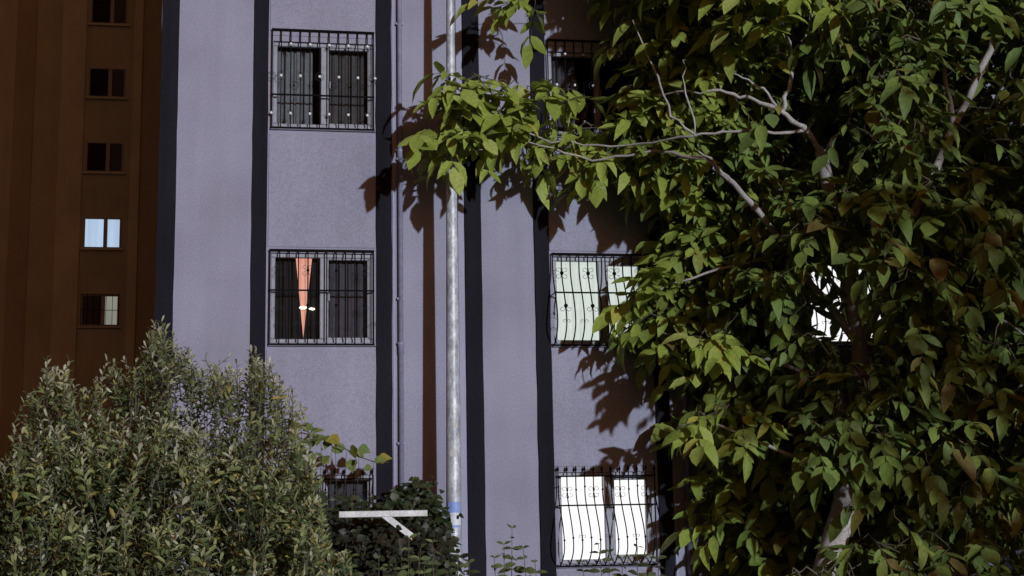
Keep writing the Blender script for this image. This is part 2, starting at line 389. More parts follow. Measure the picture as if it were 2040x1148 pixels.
# ------------------------------------------------------------------ drainpipes
def drainpipe(x, z0, z1, y, joints, rad=.034):
    d = empty('drainpipe', Vector((x, y, z0)) + BO); d.parent = building
    MB().tube([(0, 0, 0), (0, 0, z1-z0)], rad, 12).build('pipe', M['pipe'], d, smooth=True)
    for z in joints:
        MB().tube([(0,0,z-z0-.14),(0,0,z-z0-.02),(0,0,z-z0),(0,0,z-z0+.015)], [rad+.005, rad+.007, rad+.02, rad+.012], 12).build('collar', M['pipe'], d, smooth=True)
    for z in np.arange(z0+.6, z1, 1.9): MB().box(-rad-.012, rad+.012, -.015, -y-.001, z-z0, z-z0+.03).build('bracket', M['pipe'], d)
drainpipe(1.545, .3, HB-.5, -.036, (1.7+2.42, 1.7+5.03, 1.7+7.9))
drainpipe(5.36, .3, HB-.5, -.05, (1.7+.3, 1.7+3.2, 1.7+6.1), .045)

# ------------------------------------------------------------------ far building on the left
def far(px, py): return at(px, py, -33.0)
b2 = empty('apartment_building', (-12, 33, 0)); O2 = -b2.location
tag(b2, 'tall brown apartment block standing in the dark at far left', 'building')
MB().box(-34, 2, 33, 45, 0, 36).build('wall', M['tan'], b2, O2)
MB().box(-34.4, 2.4, 32.6, 45.4, 36.003, 36.4).build('roof', M['tan_dark'], b2, O2)
def fx(px, py=400): return far(px, py).x
for a, b, y, mt in ((112, 162, .10, 'tan_light'), (258, 277, .16, 'tan_light'), (277, 420, .06, 'tan_dark'), (-60, -34, .12, 'tan_light'), (20, 60, .05, 'tan_dark')):
    MB().cbox(fx(a), fx(b), 33-y, 33.0, .02, 35.9, .02).build('pilaster', M[mt], b2, O2)
cx = far(204, 465).x; zc = far(204, 465).z
def far_window(x, z, w, h, lit=(None, None), grille_=False):
    wd = empty('window', Vector((x-w/2, 33, z-h/2)) + O2); wd.parent = b2; f = MB()
    for a, b, c, d in ((0, w, 0, .05), (0, w, h-.05, h)): f.cbox(a, b, -.05, 0, c, d, .01)
    for a, b in ((0, .05), (w-.05, w), (w*.53, w*.53+.14)): f.cbox(a, b, -.052, 0, .051, h-.051, .01)
    f.build('frame', M['pvc_shade'], wd)
    for (a, b), lm in zip(((.05, w*.53), (w*.53+.14, w-.05)), lit):
        m = M[lm] if lm else M['curtain_black']
        MB().box(a, b, -.012, -.002, .05, h-.05).build('pane', m, wd)
    MB().cbox(-.1, w+.1, -.12, 0, -.08, -.004, .01).build('sill', M['tan_light'], wd)
    if grille_:
        for i in range(7): MB().tube([(w*i/6, -.1, -.05), (w*i/6, -.1, h+.05)], .012, 4).build('bar', M['iron'], wd)
        for q in (0, .5, 1): MB().tube([(0, -.1, h*q), (w, -.1, h*q)], .014, 4).build('rail', M['iron'], wd)
for k in range(-1, 4):
    z = zc + k * 2.82
    lit = {0: ('lit_blue', 'lit_blue'), -1: ('curtain_dark', 'lit_dim')}.get(k, ('curtain_black', 'curtain_dark'))
    far_window(cx, z, 1.30, 1.12, lit, k == -1)

# ------------------------------------------------------------------ steel pole with stickers
pb = at(905, 1148, .7); pt = at(897, 0, .7)
pole = empty('steel_pole', (pb.x, pb.y, 0)); tag(pole, 'tall tapering weathered grey steel pole standing before the facade', 'pole')
lean = (pt.x - pb.x) / (pt.z - pb.z)
def px_(z): return (z - pb.z) * lean
zz = [0, .25, 1.0, 3.0, 5.0, 7.0, 9.0, 11.0]
MB().tube([(px_(z), 0, z) for z in zz], [.106, .104, .101, .089, .077, .064, .052, .042], 20).build('shaft', M['galv'], pole, smooth=True)
MB().tube([(px_(0), 0, 0), (px_(0), 0, .04)], .22, 4).build('base_plate', M['galv'], pole)
MB().ball((px_(11.0), 0, 11.0), .05, 12, 6, .5).build('cap', M['galv'], pole, smooth=True)
def sticker(z0, z1, a0, a1, mat):
    mb = MB(); v = []; n = 8
    for j in (0, 1):
        z = (z0, z1)[j]; r = .101 - (z-1)*.006 + .003
        for i in range(n+1):
            a = R(a0 + (a1-a0)*i/n); v.append((px_(z) + r*math.sin(a), -r*math.cos(a), z))
    mb.add(v, [(i, i+1, n+2+i, n+1+i) for i in range(n)]); mb.build('sticker', mat, pole, smooth=True)
M['st_blue'] = plain('blue_paper', (.22, .30, .62), .6); M['st_white'] = plain('white_paper', (.62, .62, .66), .6); M['st_tape'] = plain('torn_paper', (.5, .47, .46), .7)
zs1 = at(900, 1000, .8).z; zs2 = at(900, 1022, .8).z; zs3 = at(900, 1046, .8).z
sticker(zs2+.003, zs1, -55, 50, M['st_blue']); sticker(zs3, zs2, -60, 52, M['st_white']); sticker(zs3-.03, zs3-.006, -50, 40, M['st_blue'])
sticker(zs3+.07, zs2-.03, 12, 34, M['iron'])
for z, a, b, dz in ((2.6, -40, 10, .1), (2.95, -10, 30, .07), (1.25, -50, -5, .09), (1.05, -20, 40, .08)): sticker(z, z+dz, a, b, M['st_tape'])

# ------------------------------------------------------------------ leaves
def leaf_template(width=.5, fold=.16, droop=.22, st=(0, .22, .5, .78, 1.0), prof=None):
    """leaf of unit length along +x, normal +z; folded at the midrib and curving down"""
    v = [(0, 0, 0)]; prof = prof or [0, .78, 1.0, .62, 0]; f = []
    for s, p in zip(st[1:-1], prof[1:-1]):
        w = width / 2 * p; z = -droop * s * s
        v += [(s, -w, z + fold * w), (s, 0, z), (s, w, z + fold * w)]
    v.append((1, 0, -droop * 1.1)); n = len(st) - 2
    f += [(0, 1, 2), (0, 2, 3)]
    for i in range(n-1):
        a = 1 + 3*i; f += [(a, a+3, a+4, a+1), (a+1, a+4, a+5, a+2)]
    a = 1 + 3*(n-1); f += [(a, a+3, a+1), (a+1, a+3, a+2)]
    return np.array(v, float), f
def frames(pos, x, nrm, size):
    """pos, x dir, normal arrays -> (n,3,3) column bases scaled by size"""
    x = x / np.linalg.norm(x, axis=1, keepdims=True); y = np.cross(nrm, x); y /= np.linalg.norm(y, axis=1, keepdims=True) + 1e-9
    z = np.cross(x, y); return np.stack([x, y, z], 2) * size[:, None, None]
def stamp(name, tmpls, pos, B, var, tint, palette, mat, parent, loc, stems=None, stem_col=(.10, .08, .05)):
    """one mesh of many leaves (and thin stems) with a colour for each leaf"""
    V = []; F = []; C = []; off = 0
    for k, (tv, tf) in enumerate(tmpls):
        sel = np.where(var == k)[0]
        if not len(sel): continue
        W = np.einsum('nij,vj->nvi', B[sel], tv) + pos[sel][:, None, :]
        V.append(W.reshape(-1, 3)); C.append(np.repeat(palette[tint[sel]], len(tv), 0))
        nv = len(tv); base = off + np.arange(len(sel))[:, None] * nv
        for q in tf: F.append(('q' if len(q) == 4 else 't', base + np.array(q)[None, :]))
        off += len(sel) * nv
    if stems is not None and len(stems.v):
        sv = np.array(stems.v); V.append(sv); C.append(np.tile(np.array(stem_col), (len(sv), 1)))
        for q in stems.f: F.append(('q' if len(q) == 4 else 't', np.array(q)[None, :] + off))
        off += len(sv)
    V = np.concatenate(V); C = np.concatenate(C)
    q4 = [a for t, a in F if t == 'q']; q3 = [a for t, a in F if t == 't']
    q4 = np.concatenate(q4) if q4 else np.zeros((0, 4), int); q3 = np.concatenate(q3) if q3 else np.zeros((0, 3), int)
    me = bpy.data.meshes.new(name); me.vertices.add(len(V)); me.vertices.foreach_set('co', (V - np.array(loc)).ravel())
    nl = q4.size + q3.size; me.loops.add(nl); me.loops.foreach_set('vertex_index', np.concatenate([q4.ravel(), q3.ravel()]).astype(np.int32))
    st = np.concatenate([np.arange(len(q4)) * 4, q4.size + np.arange(len(q3)) * 3]); me.polygons.add(len(st))
    me.polygons.foreach_set('loop_start', st.astype(np.int32)); me.update(calc_edges=True)
    at_ = me.color_attributes.new('tint', 'FLOAT_COLOR', 'POINT'); at_.data.foreach_set('color', np.c_[C, np.ones(len(C))].ravel())
    me.shade_smooth(); me.materials.append(mat); o = link(name, me, parent); tag(o, kind='stuff'); return o
def pick_front(pos, B, limit):
    """the leaves that show largest from the street: in view and not behind others"""
    ctr = pos + B[:, :, 0] * .5; px, py, d = project(ctr)
    nrm = np.cross(B[:, :, 0], B[:, :, 1]); view = ctr - np.array(CAMPOS); view /= np.linalg.norm(view, axis=1, keepdims=True)
    area = np.abs((nrm * view).sum(1)) / d**2
    ok = (px > 5) & (px < 2035) & (py > 5) & (py < 1143)
    cell = (px // 22).astype(int) * 1000 + (py // 22).astype(int); order = np.argsort(d); seen = set(); keep = []
    for i in order:
        if ok[i] and cell[i] not in seen: seen.add(cell[i]); keep.append(i)
    keep = np.array(keep); keep = keep[np.argsort(-area[keep])][:limit]
    m = np.zeros(len(pos), bool); m[keep] = True; return m
def place_leaves(pos, B, var, tint, tmpls, palette, mat, parent, loc, name='leaf'):
    cache = {}
    for i in range(len(pos)):
        key = (int(var[i]), int(tint[i]))
        if key not in cache:
            tv, tf = tmpls[key[0]]; mb = MB(); mb.add(tv, tf); me = mb.mesh('leaf', mat, True)
            a = me.color_attributes.new('tint', 'FLOAT_COLOR', 'POINT'); c = palette[key[1]]
            a.data.foreach_set('color', np.tile(np.r_[c, 1.0], len(tv))); cache[key] = me
        o = link(name, cache[key], parent); m = Matrix(B[i].tolist()).to_4x4(); m.translation = Vector(pos[i]) - Vector(loc); o.matrix_local = m
def unit(v): return v / (np.linalg.norm(v, axis=-1, keepdims=True) + 1e-9)

# ------------------------------------------------------------------ walnut tree
def limb(pts): return [(at(a, b, h), r) for a, b, h, r in pts]
T = {}
T['trunk'] = [(1630,1240,2.3,.19),(1645,1150,2.3,.17),(1668,1060,2.3,.155),(1695,975,2.2,.145),(1712,840,2.0,.12),(1715,690,1.8,.115),(1690,560,1.8,.10),(1660,420,1.9,.09),(1635,300,2.05,.075)]
LIMBS = [
 [(1636,305,2.05,0.07),(1610,262,2.20,0.055),(1555,222,2.25,0.048),(1490,195,2.20,0.036),(1420,182,2.15,0.028),(1300,190,1.40,0.016)],
 [(1560,225,2.25,0.045),(1574,150,2.35,0.042),(1575,95,2.35,0.034),(1555,40,2.25,0.026),(1540,-60,1.70,0.018)],
 [(1576,112,2.35,0.03),(1600,80,2.40,0.022),(1622,20,2.35,0.014)],
 [(1572,120,2.35,0.03),(1540,90,2.40,0.02),(1520,60,2.35,0.012)],
 [(1550,222,2.25,0.03),(1520,175,2.30,0.025),(1470,150,2.25,0.018),(1425,145,2.15,0.012)],
 [(1600,262,2.20,0.035),(1450,262,2.20,0.028),(1380,272,2.05,0.024),(1250,290,1.30,0.02),(1100,285,1.10,0.017),(960,230,1.00,0.012),(880,190,1.00,0.007)],
 [(1385,272,2.05,0.024),(1340,232,2.10,0.024),(1300,130,1.50,0.018),(1260,40,1.40,0.01)],
 [(1388,270,2.05,0.02),(1372,205,2.10,0.017),(1360,120,1.95,0.01)],
 [(1712,690,1.80,0.1),(1560,480,1.75,0.07),(1460,365,2.20,0.05),(1405,315,2.15,0.04),(1300,300,1.50,0.03),(1180,318,1.15,0.02),(1050,285,1.00,0.014),(900,300,1.00,0.008)],
 [(1455,362,2.20,0.03),(1420,320,2.20,0.024),(1390,300,2.15,0.016)],
 [(1700,620,1.80,0.06),(1600,485,1.80,0.04),(1490,525,1.75,0.03),(1350,560,1.30,0.02),(1260,600,1.10,0.01)],
 [(1715,700,1.80,0.1),(1800,480,2.60,0.1),(1895,260,2.70,0.085),(1975,100,2.70,0.065),(2015,-80,2.70,0.05)],
 [(1900,255,2.70,0.06),(1890,180,2.80,0.045),(1860,60,2.70,0.03),(1840,-60,2.60,0.02)],
 [(1820,440,2.60,0.05),(1890,560,2.80,0.035),(1945,602,2.90,0.03),(2060,680,3.00,0.02)],
 [(1690,960,1.85,0.06),(1560,900,1.90,0.04),(1420,840,1.50,0.02),(1350,850,1.20,0.01)],
 [(1700,900,1.80,0.07),(1850,850,2.60,0.05),(1960,800,2.80,0.035),(2060,760,3.00,0.02)],
 [(1710,790,1.80,0.06),(1550,720,1.80,0.04),(1420,690,1.50,0.022),(1310,660,1.15,0.01)],
 [(1555,45,2.25,0.03),(1450,20,2.15,0.02),(1330,10,1.50,0.015),(1180,-35,1.1,.012),(1080,-25,.95,.010),(1000,-22,.9,.006)],
 [(1640,310,2.05,0.04),(1650,290,2.35,0.036),(1668,268,2.50,0.03)],
]
tb = at(1630, 1240, 2.3); TREE = Vector((tb.x, tb.y, 0))
tree = empty('walnut_tree', TREE); tag(tree, 'large leafy tree with pale bark and drooping yellow green leaves', 'tree')
tp = limb(T['trunk']); tp = [(Vector((tb.x-.1, tb.y, -.1)), .26), (Vector((tb.x-.06, tb.y, .4)), .21)] + tp
MB().tube([p - TREE for p, r in tp], [r for p, r in tp], 14).build('trunk', M['bark'], tree, smooth=True)
nodes = []
def dense(pts, k=5):
    out = []
    for (p, r), (q, s) in zip(pts[:-1], pts[1:]):
        for i in range(k): out.append((p.lerp(q, i/k) + Vector((random.gauss(0, .013), random.gauss(0, .013), random.gauss(0, .013))), r + (s-r)*i/k))
    return out + [pts[-1]]
for L in LIMBS:
    pts = dense(limb(L)); MB().tube([p - TREE for p, r in pts], [r * .62 * random.uniform(.85, 1.15) for p, r in pts], 8).build('branch', M['bark'], tree, smooth=True)
    nodes += [(np.array(p), r) for p, r in pts if r < .06]
nodes += [(np.array(p), .05) for p, r in tp[5:]]
EDGE = [(-200,1120),(0,1245),(100,1280),(200,1285),(300,1250),(350,1330),(430,1370),(500,1340),(560,1300),(640,1275),(700,1340),(760,1385),(850,1385),(900,1400),(1000,1425),(1100,1440),(1250,1450)]
ey = [a for a, b in EDGE]; ex = [b for a, b in EDGE]
base = []                                  # px, py, h of leaf bases
def blob(cx, cy, rx, ry, h0, h1, n):
    c = 0
    while c < n:
        u, v = rng.uniform(-1, 1, 2)
        if u*u + v*v < 1: base.append((cx + rx*u, cy + ry*v, rng.uniform(h0, h1))); c += 1
blob(975, 205, 95, 65, .75, 1.10, 36); blob(900, 270, 50, 38, .75, 1.05, 14); blob(1080, 215, 70, 60, .75, 1.0, 13); blob(905, 160, 30, 20, .8, 1.05, 6)
blob(1190, 285, 110, 45, .6, .95, 22); blob(1325, 200, 55, 105, .4, .75, 26); blob(1370, 50, 105, 80, .4, .75, 34); blob(1440, 835, 70, 35, 1.5, 1.9, 9); blob(1450, 690, 70, 35, 1.7, 2.1, 9); blob(1035, -8, 45, 26, .7, 1.0, 8)
blob(1500, 25, 160, 75, .6, 1.5, 40); blob(1315, 575, 38, 50, .75, 1.05, 11); blob(1335, 330, 50, 30, .55, .9, 8)
NB = len(base)                             # the outer sprays, painted paler as if lit, come first
blob(1690, 870, 90, 40, 2.3, 2.9, 16); blob(1650, 1150, 90, 25, 2.6, 3.0, 14); blob(1640, 420, 110, 45, 2.2, 2.8, 14); blob(1930, 420, 90, 60, 2.6, 3.2, 14); blob(1840, 560, 80, 70, 2.4, 3.0, 10)
n0 = 0
while n0 < 3700:
    x = rng.uniform(1180, 2250); y = rng.uniform(-220, 1230); e = np.interp(y, ey, ex)
    if x < e: continue
    dep = min((x - e) / 350, 1); h = rng.uniform(.42, .85 + 2.7 * dep) if y < 600 else rng.uniform(.42, .75 + (1.3 if x < 1600 else 2.5) * dep)
    if y > 350 and x - e < 130: h = rng.uniform(.22, .55) if rng.random() < .6 else rng.uniform(.7, 1.05)
    if y > 650 and rng.random() > .5 + 2.0 * dep: continue
    if y > 930 and x > 1800 and rng.random() < .6: continue
    if ((x-1690)/95)**2 + ((y-600)/105)**2 < 1 and rng.random() < .86: continue
    if 1390 < x < 1720 and 60 < y < 380 and h > 1.35 and rng.random() < .93: continue
    if abs(x - 1685) < 80 and 955 < y < 1060 and h > 1.6: continue
    if 1840 < x < 2010 and 80 < y < 330 and h > 1.9 and rng.random() < .85: continue
    base.append((x, y, h)); n0 += 1
bp = np.array([at(*b) for b in base])
bp_all = bp; NV = len(bp)
def compound_leaves(bp_all, nodes, NV):
    """twigs from the limbs to every leaf base, then a drooping leaf of five to seven leaflets on each"""
    # twigs: every leaf base hangs on the nearest limb or twig already there
    NP = np.array([p for p, r in nodes]); twigs = MB()
    dl = np.min(np.linalg.norm(bp_all[:, None] - NP[None], axis=2), 1)
    for i in np.argsort(dl):
        P = bp_all[i]; dd = np.linalg.norm(NP - P, axis=1); j = dd.argmin(); Q = NP[j]
        if dd[j] > .02:
            mid = (P + Q) / 2 + np.array([rng.normal(0, .03), rng.normal(0, .03), rng.uniform(.0, .08)])
            twigs.tube([Q, mid, P], [.013, .010, .006], 4, False); NP = np.vstack([NP, mid, P])
    tw_n = len(twigs.v)
    lp_, lx_, ln_, ls_, lt_ = [], [], [], [], []
    for i, P in enumerate(bp_all):
        left = 1.0 if i < NV and base[i][0] < np.interp(base[i][1], ey, ex) + 160 else .25
        yaw = rng.normal(math.pi, 1.0) if rng.random() < .65 * left + .1 else rng.uniform(0, 6.28)
        if rng.random() < .35: yaw = rng.normal(-math.pi/2, .8)                       # towards the street
        pit = rng.normal(-.30, .35)
        d = np.array([math.cos(yaw)*math.cos(pit), math.sin(yaw)*math.cos(pit), math.sin(pit)])
        Lr = rng.uniform(.34, .52); side = unit(np.cross(d, [0, 0, 1])); nr = np.cross(side, d)
        bend = np.array([0, 0, -1.0]); rp = [P + d*Lr*s + bend * .18 * Lr * s * s * 1.4 for s in (0, .35, .7, 1.0)]
        twigs.tube(rp, [.006, .005, .004, .003], 3, False)
        big = rng.uniform(.82, 1.15) if i < NB and NV else rng.uniform(.68, 1.12); lit_tone = NV and (i < NB or (i < NV and base[i][0] < 1640 - base[i][1] * .9 and base[i][1] < 260))  # upper left sprays get paler colours in place of stronger light
        specs = [(1.0, 0, .36)] + [(s, sg, sz) for s, sz in ((.82, .30), (.48, .27), (.2, .19)) for sg in (-1, 1)]
        for s, sg, sz in specs:
            if rng.random() < .07: continue
            k = min(int(s*3), 2); tt = s*3 - k; q = rp[k]*(1-tt) + rp[k+1]*tt
            dirn = unit(d * (.55 if sg else 1) + side * sg * .85 + np.array([0, 0, rng.uniform(-.85, -.15)]) + rng.normal(0, .14, 3))
            nn = unit(nr + np.array([rng.normal(0, .3), -.6 + rng.normal(0, .35), .3]))
            lt_.append(bool(lit_tone)); lp_.append(q); lx_.append(dirn); ln_.append(nn); ls_.append(sz * big * rng.uniform(.85, 1.15))
    return np.array(lp_), np.array(lx_), np.array(ln_), np.array(ls_), twigs, np.array(lt_)
lp_, lx_, ln_, ls_, twigs, lit_tone = compound_leaves(bp_all, nodes, NV)
tm = [leaf_template(.50, .30, .25), leaf_template(.44, .5, .42, prof=[0, .7, 1.0, .7, 0]), leaf_template(.54, .15, .12), leaf_template(.48, .35, -.05), leaf_template(.46, .2, .6), leaf_template(.38, .8, .3), leaf_template(.58, -.2, .1, prof=[0, .9, 1.0, .5, 0]), leaf_template(.42, .6, -.3)]
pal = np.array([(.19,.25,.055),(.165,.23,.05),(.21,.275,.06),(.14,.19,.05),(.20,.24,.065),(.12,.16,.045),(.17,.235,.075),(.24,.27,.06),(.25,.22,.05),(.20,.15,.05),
    (.30,.36,.065),(.34,.40,.085),(.27,.33,.06),(.40,.44,.12),(.24,.30,.055),(.42,.39,.08)])  # darker green, a few yellowed; then paler yellow-green that paints in light
tint = np.where(lit_tone, rng.choice(np.arange(10, 16), len(lp_), p=[.26,.22,.2,.12,.14,.06]), rng.choice(10, len(lp_), p=[.17,.15,.15,.12,.12,.09,.09,.06,.03,.02]))
edge_lit_tone = (~lit_tone) & (rng.random(len(lp_)) < np.clip(1.1 - (project(lp_)[0] - np.interp(project(lp_)[1], ey, ex)) / 170, 0, .8)); tint[edge_lit_tone] = rng.choice([10, 12, 14, 7, 2], edge_lit_tone.sum())  # left edge leaves recoloured paler as if catching the light
var = rng.integers(0, len(tm), len(lp_)); Bm = frames(lp_, lx_, ln_, ls_)
front = pick_front(lp_, Bm, 300)
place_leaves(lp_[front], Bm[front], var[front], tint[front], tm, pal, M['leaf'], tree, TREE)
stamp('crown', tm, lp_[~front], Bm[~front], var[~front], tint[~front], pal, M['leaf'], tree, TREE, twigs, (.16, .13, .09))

# added unseen tree on the right, only to shade the walnut's right side
N2 = Vector((13.0, -11.0, 0)); shade_tree = empty('walnut_tree', N2); tag(shade_tree, 'added broad tree out of view on the right, only to shade the first', 'tree')
limb2 = [[(0, 0, -.1), (.05, 0, 1.6), (0, .1, 3.2), (-.2, 0, 5.5), (0, -.1, 7.4), (.1, 0, 9.4)], [(0, .1, 3.0), (-1.3, .1, 4.2), (-2.6, -.2, 5.2), (-3.4, 0, 6.2)], [(0, 0, 3.4), (1.4, .2, 4.6), (2.8, .3, 6.2)], [(-.1, 0, 4.6), (-1.2, .6, 6.6), (-1.9, .8, 8.4)], [(0, 0, 2.6), (-1.5, -.8, 3.0), (-2.8, -1.0, 3.4)], [(0, 0, 5.6), (1.2, -.6, 7.2), (2.0, -.8, 8.4)]]
nodes2 = []
for k, L in enumerate(limb2):
    pts = dense([(Vector(p), r) for p, r in zip(L, (.20, .17, .14, .10, .06, .03) if k == 0 else (.10, .07, .05, .025))])
    MB().tube([p for p, r in pts], [r for p, r in pts], 10).build('branch' if k else 'trunk', M['bark'], shade_tree, smooth=True)
    nodes2 += [(np.array(p + N2), .03) for p, r in pts if p.z > 2.4]
n1 = 740; u = unit(rng.normal(size=(n1, 3))) * rng.uniform(.3, 1, (n1, 1)) ** .5
crown2 = np.array([13.0, -11.0, 5.4]) + u * np.array([4.3, 2.3, 4.5]); crown2 = crown2[crown2[:, 2] > 1.6]
p2, x2, m2, s2, tw2, _ = compound_leaves(crown2, nodes2, 0)
stamp('crown', tm, p2, frames(p2, x2, m2, s2), rng.integers(0, len(tm), len(p2)), rng.choice(8, len(p2)), pal, M['leaf'], shade_tree, N2, tw2, (.16, .13, .09))

# ------------------------------------------------------------------ grey-green shrub at lower left
SH = 11.9                                    # metres in front of the facade
def shrub_edge(px):
    xs = [-200,-60,0,40,70,95,130,160,190,215,240,262,285,300,315,330,350,385,420,455,490,515,530,555,575,598,618,640,655]
    ys = [930,935,940,890,790,745,745,785,775,735,760,780,720,690,685,700,695,735,750,745,750,720,755,765,805,865,925,1010,1110]
    return np.interp(px, xs, ys)
sb = at(300, 1150, SH); SHR = Vector((sb.x, sb.y, 0)); shrub = empty('bushy_shrub', SHR)
tag(shrub, 'dense grey green bush with small upright leaves at lower left', 'shrub')
tips = []
for sx_ in (20, 42, 60, 95, 118, 135, 205, 218, 235, 285, 298, 308, 318, 332, 348, 372, 400, 432, 455, 470, 505, 516, 528, 545, 572, 590, 612, 635):
    for q in range(4): tips.append(at(sx_ + rng.normal(0, 9), shrub_edge(sx_) - (18 if 280 < sx_ < 340 else 0) + rng.uniform(-42, 30), SH + rng.normal(0, .15)))
while len(tips) < 3300:
    x = rng.uniform(-220, 690); e = shrub_edge(x); t = rng.random() ** 1.25 * (len(tips) > 170); t = t or rng.uniform(0, .05); y = e - 6 + t * (1330 - e)
    if rng.random() > .05 + ((y - e) / 170) ** 1.3: continue
    hd = SH + rng.normal(-.2, .6) * (.3 + .7*t) - .15*(1-t)
    tips.append(at(x, y, hd))
tips = np.array(tips); stems = MB(); sp, sx, sn, ss, tin = [], [], [], [], []
for P in tips:
    out = P - np.array([SHR.x, SHR.y, .6]); d = unit(unit(out) * .22 + np.array([0, 0, .9]) + rng.normal(0, .30, 3)); Ls = rng.uniform(.13, .26)
    Q = P - d * Ls; stems.tube([Q, P], [.003, .0015], 3, False)
    tone = rng.normal(0, 1.3); nl = int(rng.integers(11, 17)); a0 = rng.uniform(0, 6.28)
    s1 = unit(np.cross(d, [.3, 1, .1])); s2 = np.cross(d, s1)
    for k in range(nl):
        t = (k + .5) / nl; a = a0 + k * 2.4; rad = s1*math.cos(a) + s2*math.sin(a)
        spread = 1.15 - .5 * t
        dirn = unit(d * (1 - .45*spread) + rad * spread + rng.normal(0, .12, 3)); nn = unit(d * .7 - rad * .6 + rng.normal(0, .2, 3))
        sp.append(Q + d*Ls*(t**.85)); sx.append(dirn); sn.append(nn); ss.append(rng.uniform(.044, .068) * (1.05 - .35*t) * (.8 if P[2] > 2.15 else 1)); tin.append(1.2 + 6.0 * t ** 1.2 + tone + (1.0 if P[2] > 2.0 else -.4) + rng.normal(0, .9))  # tips paler like new growth; darker inner leaves paint in the shaded gaps
for k in range(16):                           # woody stems up through the bush
    tip = tips[rng.integers(len(tips))]; b = np.array([SHR.x + rng.normal(0, .12), SHR.y + rng.normal(0, .12), 0])
    mid = (tip + b)/2 + rng.normal(0, .06, 3); MB().tube([Vector(b)-SHR, Vector(mid)-SHR, Vector(tip)-SHR], [.02, .012, .004], 5).build('stem', M['stem'], shrub)
sp = np.array(sp); sx = np.array(sx); sn = np.array(sn); ss = np.array(ss)
ts = [leaf_template(.40, .45, .10, (0, .3, .7, 1.0), [0, .8, .95, 0]), leaf_template(.32, .5, -.15, (0, .3, .7, 1.0), [0, .8, .9, 0]), leaf_template(.44, .3, .25, (0, .35, .72, 1.0), [0, .85, .95, 0])]
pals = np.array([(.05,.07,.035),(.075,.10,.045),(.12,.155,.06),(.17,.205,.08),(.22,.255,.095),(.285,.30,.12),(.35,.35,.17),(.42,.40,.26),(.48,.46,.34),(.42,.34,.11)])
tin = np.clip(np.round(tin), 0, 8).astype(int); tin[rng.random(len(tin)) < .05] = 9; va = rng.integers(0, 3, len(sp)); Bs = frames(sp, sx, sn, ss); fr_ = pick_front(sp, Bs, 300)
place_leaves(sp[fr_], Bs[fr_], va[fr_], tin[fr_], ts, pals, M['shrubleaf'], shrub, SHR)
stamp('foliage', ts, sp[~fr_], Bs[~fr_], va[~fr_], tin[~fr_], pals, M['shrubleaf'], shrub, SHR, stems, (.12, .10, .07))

# ------------------------------------------------------------------ generic leafy plants
def scatter_plant(name, label, cat, bases_px, n_leaf, size, palette, tmpls, mat, ground_px, spread=.12, up=.2, limit=60, droop=.3, group=None, stemr=.012, stemcol=(.08,.065,.04)):
    """stems rise from the ground point through each pixel point (px,py,h) and carry leaves round it"""
    g = at(*ground_px); G = Vector((g.x, g.y, 0)); root = empty(name, G); tag(root, label, cat, group)
    st = MB(); p, x, nn_, s = [], [], [], []
    for b in bases_px:
        P = np.array(at(*b)); B0 = np.array([G.x + (P[0]-G.x)*.6 + rng.normal(0, .05), P[1] + rng.normal(0, .03), max(0, P[2] - 2.6) if P[2] < 2.6 else P[2]-2.6])
        st.tube([B0, (B0*.45 + P*.55) + rng.normal(0, .03, 3), P], [stemr, stemr*.7, stemr*.3], 4, False)
        for k in range(n_leaf):
            q = P + rng.normal(0, 1, 3) * spread; p.append(q)
            x.append(unit(rng.normal(0, 1, 3) * np.array([1, .7, .5]) + np.array([0, -.25, -droop + up]))); nn_.append(unit(np.array([rng.normal(.2, .4), -.7, .6 + rng.normal(0, .4)]))); s.append(size * rng.uniform(.65, 1.25))
    p = np.array(p); x = np.array(x); nn_ = np.array(nn_); s = np.array(s); B_ = frames(p, x, nn_, s)
    ti = rng.integers(0, len(palette), len(p)); vv = rng.integers(0, len(tmpls), len(p)); m = pick_front(p, B_, limit)
    place_leaves(p[m], B_[m], vv[m], ti[m], tmpls, palette, mat, root, G)
    stamp('foliage', tmpls, p[~m], B_[~m], vv[~m], ti[~m], palette, mat, root, G, st, stemcol); return root
ivt = [leaf_template(.85, .15, .15, (0, .15, .4, .7, 1.0), [0, .9, 1.0, .55, 0]), leaf_template(.7, .25, .25, (0, .2, .45, .75, 1.0), [0, .9, 1.0, .5, 0])]
dark = np.array([(.030,.045,.014),(.024,.036,.012),(.040,.050,.016),(.020,.030,.012),(.05,.05,.02)])  # hedge tints set very dark, standing in for the shade over it
brown = np.array([(.030,.026,.016),(.022,.024,.014),(.040,.032,.020),(.018,.022,.012),(.028,.034,.014)])  # brownish tints darkened so the bush reads as a shaded mass
vinep = np.array([(.16,.18,.04),(.20,.17,.03),(.10,.14,.04),(.13,.16,.05)])
def fill(n, x0, x1, topf, y1, h0, h1):
    out = []
    while len(out) < n:
        x = rng.uniform(x0, x1); t = topf(x); out.append((x, t + (y1 - t) * rng.random(), rng.uniform(h0, h1)))
    return out
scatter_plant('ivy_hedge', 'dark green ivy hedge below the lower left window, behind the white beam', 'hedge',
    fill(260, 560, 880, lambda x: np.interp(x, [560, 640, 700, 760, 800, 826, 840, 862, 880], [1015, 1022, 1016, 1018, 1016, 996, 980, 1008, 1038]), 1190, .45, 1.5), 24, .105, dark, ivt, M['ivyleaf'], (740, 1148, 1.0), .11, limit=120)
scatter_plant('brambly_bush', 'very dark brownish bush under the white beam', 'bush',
    fill(170, 600, 880, lambda x: np.interp(x, [600, 640, 700, 800, 880], [1060, 1042, 1046, 1052, 1050]), 1230, 2.6, 3.6) + fill(70, 660, 880, lambda x: 1098, 1230, 3.9, 4.3), 24, .085, brown, ivt, M['ivyleaf'], (740, 1148, 3.0), .11, limit=80)
